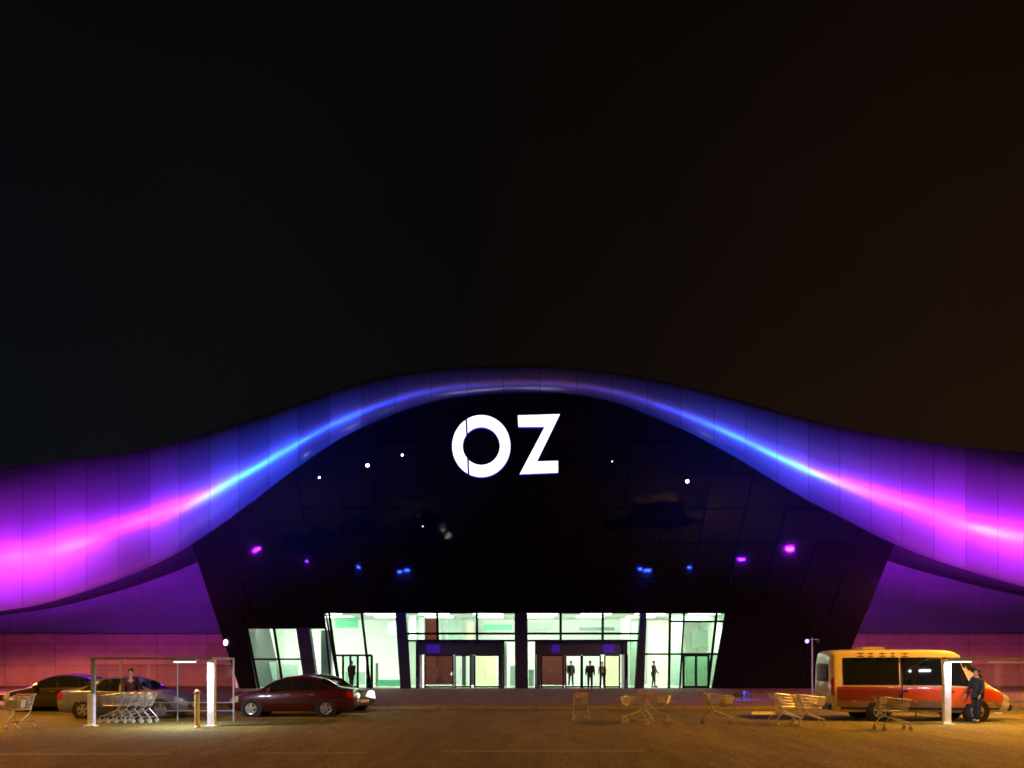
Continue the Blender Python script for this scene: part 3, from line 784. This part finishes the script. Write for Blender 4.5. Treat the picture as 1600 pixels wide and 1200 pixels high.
o, S = vehicle(bus, VAN, {'body': cream}, [
    ('side_window', G, -2.5, -.70, 6.04, 6.88, .008, (1, -1)), ('side_window', G, -.64, .66, 6.04, 6.88, .008, (1, -1)),
    ('side_window', G, (1.62, 1.25), .82, 6.04, 6.88, .008, (1, -1)),
    ('side_stripe', shaded_red, -2.7, -.64, 3.2, 5.6, .008, (1, -1)), ('lower_panel', brown, -2.72, 2.55, 2.25, 3.2, .006, (1, -1)), ('side_stripe', orange, -.58, .68, 3.2, 5.6, .008, (1, -1)), ('front_door', orange, .86, 1.9, 2.4, 5.7, .008, (1, -1)),
    ('front_wing', orange, 1.96, 2.6, 3.3, 5.6, .007, (1, -1)), ('sill_trim', M['black'], -2.6, 2.5, 1.9, 2.25, .012, (1, -1)),
    ('door_gap', M['black'], .70, .82, 2.4, 6.9, .010, (1, -1)), ('door_gap', M['black'], -.64, -.60, 2.4, 7.4, .010, (1, -1)),
    ('headlight', lampg, 2.6, 2.88, 4.4, 5.95, .014, (1, -1)), ('tail_light', tail, -2.885, -2.8, 4.0, 6.3, .012, (1, -1))], (1.75, -1.35), .34)
amberp = mat('amber_marker_plastic', (.7, .28, .03), .3)
o['screen']('windscreen', G, 2.02, 1.3)
for c_, sz in (((2.88, 0, .47), (.14, 1.7, .22)), ((-2.9, 0, .48), (.1, 1.8, .2))):
    g = MB(); g.box(c_, sz, bev=.04); g.build('bumper', M['black'], bus)
g = MB(); g.box((-2.9, 0, 1.6), (.06, 1.3, .62), bev=.05); g.build('rear_window', G, bus)
for sd in (1, -1):
    g = MB(); g.box((1.62, sd*1.14, 1.36), (.12, .24, .34), bev=.04); g.build('door_mirror', M['black'], bus)
g = MB()
x = -2.05
for k in range(5):                                   # illegible dark lettering above the windows
    wdt = (.22, .16, .2, .14, .2)[k]
    for dz in (-.05, .05): g.beam((x, -.925, 2.20+dz), (x+wdt, -.925, 2.20+dz), .012, .03)
    g.beam((x+wdt*.5, -.925, 2.13), (x+wdt*.5, -.925, 2.27), .012, .03); x += .36
g.build('lettering', M['black'], bus)
g = MB(); g.box((-1.3, 0, 2.42), (.8, .7, .10), bev=.04); g.build('roof_vent', cream, bus)
for c_ in ((-2.958, 0, .5), (2.96, 0, .5)):
    g = MB(); g.box(c_, (.015, .52, .11)); g.build('number_plate', plate, bus)
for hx in (.95, -.50):
    for sd in (1, -1):
        g = MB(); g.box((hx, sd*1.015, 1.0), (.18, .04, .04), bev=.012); g.build('door_handle', M['black'], bus)
for mx in (-2.2, -1.2, -.2, .45):
    g = MB(); g.box((mx, -1.012, .66), (.09, .02, .04), bev=.008); g.build('marker_light', amberp, bus)
lamp('headlight_beam', 'SPOT', (px+3.04, 27.6, .72), (1, .9, .62), 900, bus, (px+3.75, 27.2, 0), spot_size=R(60), spot_blend=.7, shadow_soft_size=.08)

# ------------------------------------------------------------------ shopping trolleys
wire = mat('zinc_wire', (.55, .53, .50), .35, .55); grip = mat('handle_grip', (.45, .08, .05), .4)
blank = mat('white_plastic_panel', (.82, .82, .80), .4); childseat = mat('red_child_seat', (.5, .06, .04), .4)
cast = mat('grey_castor', (.62, .6, .55), .4)
def trolley(label, panel=True, red=False):
    t = thing('shopping_trolley', label, 'shopping trolley', (0, 0, 0), 0, 'shopping trolleys')
    rt, rb, ft, fb = (-.42, .27, .98), (-.26, .23, .56), (.48, .20, .88), (.36, .17, .56)
    def q(u, v, sd):                     # u rear to front, v bottom to top
        a = [rb[i]+(rt[i]-rb[i])*v for i in range(3)]; b_ = [fb[i]+(ft[i]-fb[i])*v for i in range(3)]
        p = [a[i]+(b_[i]-a[i])*u for i in range(3)]; return Vector((p[0], p[1]*sd, p[2]))
    g = MB(); r = .0065
    for sd in (1, -1):
        for k in range(11): g.tube(q(k/10, 0, sd), q(k/10, 1, sd), r, 5)
        for v in (.25, .5, .75): g.tube(q(0, v, sd), q(1, v, sd), r, 5)
        g.tube(q(0, 0, sd), q(1, 0, sd), .010, 6); g.tube(q(0, 1, sd), q(1, 1, sd), .013, 6)
    for k in range(8):
        f = -1+2*k/7
        for u in (0, 1):
            a, b_ = q(u, 0, 1), q(u, 1, 1); g.tube((a.x, a.y*f, a.z), (b_.x, b_.y*f, b_.z), r, 5)
        a, b_ = q(0, 0, 1), q(1, 0, 1); g.tube((a.x, a.y*f, a.z), (b_.x, b_.y*f, b_.z), r, 5)
    for u in (0, 1):
        for v in (0, .5, 1): g.tube(q(u, v, 1), q(u, v, -1), .010, 6)
    for u in (.2, .4, .6, .8): g.tube(q(u, 0, 1), q(u, 0, -1), r, 5)
    g.build('basket', wire, t)
    g = MB()
    for sd in (1, -1):
        g.path([(-.50, .27*sd, 1.0), (-.40, .26*sd, .93), (-.22, .23*sd, .54), (-.10, .22*sd, .40), (.46, .17*sd, .20)], .016, 8)
        g.path([(-.16, .22*sd, .44), (-.40, .26*sd, .17)], .016, 8)
    g.tube((.44, -.17, .205), (.44, .17, .205), .014, 8); g.tube((-.38, -.26, .19), (-.38, .26, .19), .014, 8)
    g.build('frame', wire, t)
    g = MB(); g.tube((-.51, -.28, 1.0), (-.51, .28, 1.0), .022, 10); g.build('handle', grip, t)
    g = MB(); g.box((-.27, 0, .86), (.03, .36, .18), bev=.01); g.build('child_seat', childseat if red else blank, t)
    if panel:
        g = MB()
        g.hexa([(.44, -.17, .62), (.44, .17, .62), (.515, .18, .86), (.515, -.18, .86)], [(.452, -.17, .62), (.452, .17, .62), (.527, .18, .86), (.527, -.18, .86)])
        for sd in (1, -1):
            g.hexa([(.20, .216*sd, .64), (.42, .205*sd, .64), (.45, .222*sd, .86), (.20, .245*sd, .86)], [(.20, .228*sd, .64), (.42, .217*sd, .64), (.45, .234*sd, .86), (.20, .257*sd, .86)])
        g.build('advert_panel', blank, t)
    for x, y in ((.46, .17), (.46, -.17), (-.40, .26), (-.40, -.26)):
        g = MB(); g.lathe([(.028, -.02), (.062, -.018), (.062, .018), (.028, .02)], 'Y', (x, y, .062), 16)
        w = g.build('castor', cast, t, 'auto')
        g = MB(); g.beam((x, y-.028, .06), (x, y-.028, .16), .03, .006); g.beam((x, y+.028, .06), (x, y+.028, .16), .03, .006); g.tube((x, y, .15), (x, y, .2), .018, 8)
        g.build('fork', wire, w)
    return t
def place(t, px, py, rz):
    Y = gY(py); t.location = (P(px, HOR, Y).x, Y, 0); t.rotation_euler = (0, 0, R(rz))
tA = trolley('trolley seen from behind in front of the right sliding doors', False); place(tA, 907, 1126, 88)
tB = trolley('trolley with a red child seat, second from the left in front of the entrance', True, True); place(tB, 997, 1131, 150)
tC = trolley('trolley seen side on with a white panel, alone right of the entrance'); place(tC, 1120, 1131, 4)
def at(px, py): Y = gY(py); return (P(px, HOR, Y).x, Y, 0)
dup(tB, at(1022, 1128), R(-25), 'trolley turned away behind the trolley with the red child seat')['group'] = 'shopping trolleys'
dup(tC, at(1262, 1134), R(8), 'trolley close to the back of the minibus, its basket towards the bus')
dup(tA, at(1226, 1131), R(12), 'trolley just left of the trolley at the back of the minibus')
dup(tA, at(1394, 1141), R(6), 'trolley standing in front of the rear wheel of the minibus')
dup(tC, at(30, 1138), R(-82), 'pale trolley seen end on at the far left edge')
# nested row inside the left shelter
ROWL = 'one of the nested trolleys in the row inside the left shelter'
for k in range(4):
    x, y, z = at(182, 1129); dup(tA, (x+.27*k, y, 0), R(180), ROWL, 'nested trolleys in the left shelter')
g = MB(); a = at(1192, 1116)
t = thing('wheel_stop', 'low pale parking stop on the ground left of the paired trolleys', 'parking stop', a, R(3))
g.hexa([(-.45, -.09, 0), (.45, -.09, 0), (.45, .09, 0), (-.45, .09, 0)], [(-.42, -.05, .1), (.42, -.05, .1), (.42, .05, .1), (-.42, .05, .1)]); g.build('block', mat('pale_concrete', (.55, .5, .42), .8), t)
for sx in (-.3, .3):
    g = MB(); g.lathe([(.03, .0), (.03, .02)], 'Z', (sx, 0, .1), 10); g.build('bolt', M['steel'], t)

# ------------------------------------------------------------------ trolley shelters
postw = mat('white_post_cladding', (.86, .86, .88), .35); postg = mat('grey_blue_post', (.30, .32, .42), .4)
acry = glass('clear_acrylic', (.86, .88, .92), .09); tube_e = emit('fluorescent_tube', (.93, 1, .92), 2.2)
def shelter(label, px0, px1, yb, split, light, mesh_side, watts):
    Y = gY(yb); X0, X1 = P(px0, HOR, Y).x, P(px1, HOR, Y).x; D = 2.0; H = 2.05
    t = thing('trolley_shelter', label, 'trolley shelter', ((X0+X1)/2, Y, 0), 0, 'trolley shelters'); w = (X1-X0)/2
    for i, sx in enumerate((-w, w)):
        g = MB()
        if split and i == 0:
            g.box((sx+.02, 0, .5), (.20, .16, 1.0), bev=.02); g.build('post', postw, t)
            g = MB(); g.box((sx+.06, .03, 1.0+(H-1)/2), (.13, .10, H-1.0), bev=.015); g.build('post', postg, t)
        else:
            g.box((sx, 0, H/2), (.23, .16, H), bev=.02); g.build('post', postw, t)
        g = MB(); g.box((sx, 0, .02), (.36, .3, .04), bev=.01); g.build('base_plate', postw, t)
        g = MB(); g.tube((sx, D, 0), (sx, D, H), .03, 8); g.build('post', gal, t)
    g = MB()
    for y in (0.0, D): g.beam((-w, y, H+.03), (w, y, H+.03), .06, .06)
    for x in (-w, 0, w): g.beam((x, 0, H+.031), (x, D, H+.031), .05, .05)
    g.build('roof_frame', gal, t)
    g = MB(); g.box((0, D/2, H+.075), (2*w+.2, D+.2, .012)); g.build('roof_panel', acry, t)
    g = MB()
    for z in (.35, .62): g.tube((-w, D, z), (w, D, z), .022, 8)
    g.tube((0, D, 0), (0, D, H), .022, 8)
    g.build('rail', gal, t)
    for sx in (-w, w):
        g = MB(); g.box((sx, D/2, 1.05), (.014, D-.3, 1.7)); g.build('side_panel', acry, t)
    g = MB(); g.box((0, D-.05, 1.05), (2*w-.1, .014, 1.7)); g.build('back_panel', acry, t)
    g = MB(); xx = w*light; g.box((xx, -.32, H-.02), (.7, .12, .06), bev=.01); g.beam((xx-.2, -.3, H+.03), (xx-.2, .05, H+.03), .04, .03); g.beam((xx+.2, -.3, H+.03), (xx+.2, .05, H+.03), .04, .03); fx_ = g.build('light_fitting', M['steel'], t)
    g = MB(); g.tube((xx-.33, -.32, H-.07), (xx+.33, -.32, H-.07), .022, 8); g.build('tube', tube_e, fx_)
    lamp('shelter_light', 'AREA', (t.location.x+xx, Y-.32, H-.12), (.84, .89, 1), watts, t, (t.location.x+xx, Y+.1, 0), shape='RECTANGLE', size=.7, size_y=.12)
    if mesh_side:
        g = MB()
        for k in range(9): x = w*.25+k*w*.75/8; g.tube((x, D, .2), (x, D, H-.1), .008, 5)
        for k in range(6): z = .2+k*(H-.3)/5; g.tube((w*.25, D-.016, z), (w, D-.016, z), .008, 5)
        g.build('wire_panel', postg, t)
    return t
shelter('trolley shelter at the left with a row of nested trolleys inside', 142, 331, 1135, True, .62, False, 190)
shelter('trolley shelter at the right edge beside the front of the minibus', 1479, 1672, 1132, False, -.86, True, 42)
creamp = mat('cream_bollard_paint', (.72, .66, .48), .45); gold = mat('brown_bollard_cap', (.25, .15, .05), .4)
for px, py, h, lab in ((308, 1137, 1.12, 'cream bollard beside the right post of the left trolley shelter'), (1540, 1127, .55, 'short cream bollard in front of the nose of the minibus')):
    t = thing('bollard', lab, 'bollard', at(px, py), 0)
    g = MB(); g.lathe([(.11, 0), (.11, .03), (.075, .06), (.07, h-.1)], n=16); g.build('post', creamp, t, 'auto')
    g = MB(); g.lathe([(.085, h-.1), (.09, h-.05), (.06, h), (.02, h+.03)], n=16); g.build('cap', gold, t, 'auto')

# ------------------------------------------------------------------ people
def skin_obj(name, chains, m, parent, lvl=1):
    vs_, es_, rad, roots = [], [], [], []
    idx = {}
    for ch in chains:
        pr_ = None
        for key, p, r in ch:
            if key in idx: i = idx[key]
            else:
                i = len(vs_); idx[key] = i; vs_.append(p); rad.append(r)
                if pr_ is None: roots.append(i)
            if pr_ is not None: es_.append((pr_, i))
            pr_ = i
    me = bpy.data.meshes.new(name); me.from_pydata(vs_, es_, []); me.materials.append(m)
    o = bpy.data.objects.new(name, me); COL.objects.link(o); o.parent = parent
    o.modifiers.new('skin', 'SKIN').use_smooth_shade = True
    if not me.skin_vertices: me.skin_vertices.new()
    for i, sv in enumerate(me.skin_vertices[0].data):
        r = rad[i]; sv.radius = r if isinstance(r, tuple) else (r, r); sv.use_root = i in roots
    sb = o.modifiers.new('smooth', 'SUBSURF'); sb.levels = lvl; sb.render_levels = lvl
    return o
skinm = mat('skin', (.42, .24, .17), .55); hairm = mat('dark_hair', (.02, .014, .01), .7)
def person(label, loc, rz, H, jacket, trousers, stride=.0, bend=0, arm=(0, 0), hair_long=False, bulk=1.0):
    k = H/1.75
    t = thing('person', label, 'person', loc, rz)
    V = lambda x, y, z: (x*k, y*k, z*k)             # x forward, y to the left
    hips = .93
    def leg(sd, st, kind):
        a, kn, an = V(0, .095*sd, hips-.03), V(st*.42+.03, .10*sd, .50), V(st, .105*sd, .09)
        return a, kn, an
    L, Rr = leg(1, stride, 0), leg(-1, -stride, 0)
    def armp(sd, sw):
        sh = V(bend*.45, .19*sd, 1.42); el = V(bend*.3-.03+sw*.5, .245*sd, 1.13); wr_ = V(bend*.3+.06+sw, .25*sd, .90); return sh, el, wr_
    AL, AR = armp(1, arm[0]), armp(-1, arm[1])
    body = []
    body.append([('pel', V(0, 0, hips), .12*k), ('wai', V(.01+bend*.15, 0, 1.08), (.13*k, .10*k)), ('che', V(bend*.35, 0, 1.30), (.16*k, .11*k)), ('nk0', V(bend*.45, 0, 1.45), .065*k),
                 ('nk1', V(bend*.5+.01, 0, 1.51), .054*k), ('jaw', V(bend*.55+.025, 0, 1.58), (.068*k, .078*k)), ('hd', V(bend*.55+.015, 0, 1.66), (.076*k, .092*k)), ('top', V(bend*.55+.005, 0, 1.72), (.056*k, .068*k))])
    body.append([('hd', 0, 0), ('nose', V(bend*.55+.115, 0, 1.635), .012*k)])
    for nm, pts in (('l', L), ('r', Rr)):
        body.append([('pel', 0, 0), (nm+'hip', pts[0], .085*k), (nm+'kn', pts[1], .055*k), (nm+'an', pts[2], .038*k), (nm+'toe', (pts[2][0]+.15*k, pts[2][1], .035*k), .032*k)])
    for nm, pts in (('la', AL), ('ra', AR)):
        sd = 1 if nm == 'la' else -1
        w = Vector(pts[2]); d = (w-Vector(pts[1])).normalized()
        palm = w+d*.07*k
        body.append([('che', 0, 0), (nm+'sh', pts[0], .055*k), (nm+'el', pts[1], .040*k), (nm+'wr', pts[2], .027*k), (nm+'pa', tuple(palm), (.036*k, .018*k))])
        for f, (off, ln) in enumerate(((-.030, .068), (-.010, .078), (.010, .072), (.029, .056))):
            b0 = palm+Vector((off*k, 0, 0)); b1 = b0+d*ln*.6*k; b2 = b1+(d+Vector((.1, -.5*sd, 0))).normalized()*ln*.5*k
            body.append([(nm+'f%da' % f, tuple(b0), .010*k), (nm+'f%db' % f, tuple(b1), .009*k), (nm+'f%dc' % f, tuple(b2), .008*k)])
        b0 = w+d*.035*k+Vector((.028*k, 0, 0)); b1 = b0+(d+Vector((.8, 0, 0))).normalized()*.035*k
        body.append([(nm+'ta', tuple(b0), .011*k), (nm+'tb', tuple(b1), .010*k), (nm+'tc', tuple(b1+d*.03*k), .009*k)])
    skin_obj('body', body, skinm, t)
    jk = [[('pel', V(0, 0, hips-.05), (.155*k*bulk, .125*k*bulk)), ('wai', V(.01+bend*.15, 0, 1.08), (.155*k*bulk, .125*k*bulk)), ('che', V(bend*.35, 0, 1.30), (.185*k*bulk, .135*k*bulk)), ('nk', V(bend*.44, 0, 1.46), .082*k)]]
    for nm, pts in (('l', AL), ('r', AR)):
        jk.append([('che', 0, 0), (nm+'s', pts[0], .075*k*bulk), (nm+'e', pts[1], .058*k*bulk), (nm+'w', pts[2], .043*k)])
    skin_obj('jacket', jk, jacket, t)
    tr = [[('pel', V(0, 0, hips-.02), .14*k)]]
    for nm, pts in (('l', L), ('r', Rr)):
        tr.append([('pel', 0, 0), (nm+'h', pts[0], .105*k), (nm+'k', pts[1], .072*k), (nm+'a', (pts[2][0], pts[2][1], .10*k), .058*k)])
    skin_obj('trousers', tr, trousers, t)
    for pts in (L, Rr):
        g = MB(); g.box((pts[2][0]+.06*k, pts[2][1], .045*k), (.29*k, .105*k, .09*k), bev=.03*k); g.build('shoe', M['black'], t, True)
    g = MB(); c = V(bend*.55-.008, 0, 1.685)
    bmesh.ops.create_icosphere(g.bm, subdivisions=3, radius=1.0)
    for v in g.bm.verts:
        v.co = Vector((v.co.x*.104*k+c[0]-.006*k, v.co.y*.089*k, v.co.z*.098*k+c[2]+.012*k))
    bmesh.ops.delete(g.bm, geom=[v for v in g.bm.verts if (v.co.x > c[0]+.055*k and v.co.z < c[2]+.035*k) or v.co.z < c[2]-(.09 if hair_long else .055)*k], context='VERTS')
    g.build('hair', hairm, t, True)
    for sd in (1, -1):
        g = MB(); g.lathe([(.004*k, .0), (.009*k, .004*k), (.004*k, .008*k)], 'X', V(bend*.55+.088, .03*sd, 1.655), 8); g.build('eye', M['black'], t, True)
    return t
jb = mat('black_jacket', (.012, .012, .014), .8); jm = mat('maroon_jacket', (.07, .012, .012), .8); jt = mat('tan_jacket', (.30, .20, .13), .8)
tn = mat('dark_trousers', (.014, .015, .02), .85); jn = mat('navy_trousers', (.02, .025, .05), .85)
def pat(px, Y, z=0): return (P(px, HOR, Y).x, Y, z)
person('person in dark clothes standing at the nose of the minibus', pat(1527, 27.0), R(200), 1.74, jb, tn, .05, .03, (.1, .12))
person('person in a maroon jacket behind the nested trolleys', pat(204, 27.55), R(-60), 1.72, jm, jn, .08, .12, (.22, .2))
person('person in black at the small door of the left hand bay', pat(549, 54.2, .1), R(70), 1.78, jb, tn, .10, .05, (.1, -.05), bulk=1.22)
person('person in black walking in through the right sliding doors', pat(922, 52.0, .1), R(85), 1.80, jb, tn, .16, .02, (.12, -.1), bulk=1.22)
person('slim dark person inside the right sliding doors', pat(892, 56.6, .12), R(-80), 1.76, jb, jn, .14, .02, (-.1, .1), bulk=1.22)
person('person in a tan jacket beside the black figure at the right sliding doors', pat(941, 56.2, .12), R(-100), 1.70, jt, jn, .08, .02, (.05, .1), True)
person('dark person standing inside the bright glass bay right of the sliding doors', pat(1021, 56.4, .12), R(-30), 1.76, jb, tn, .06, .06, (.2, .1), bulk=1.22)
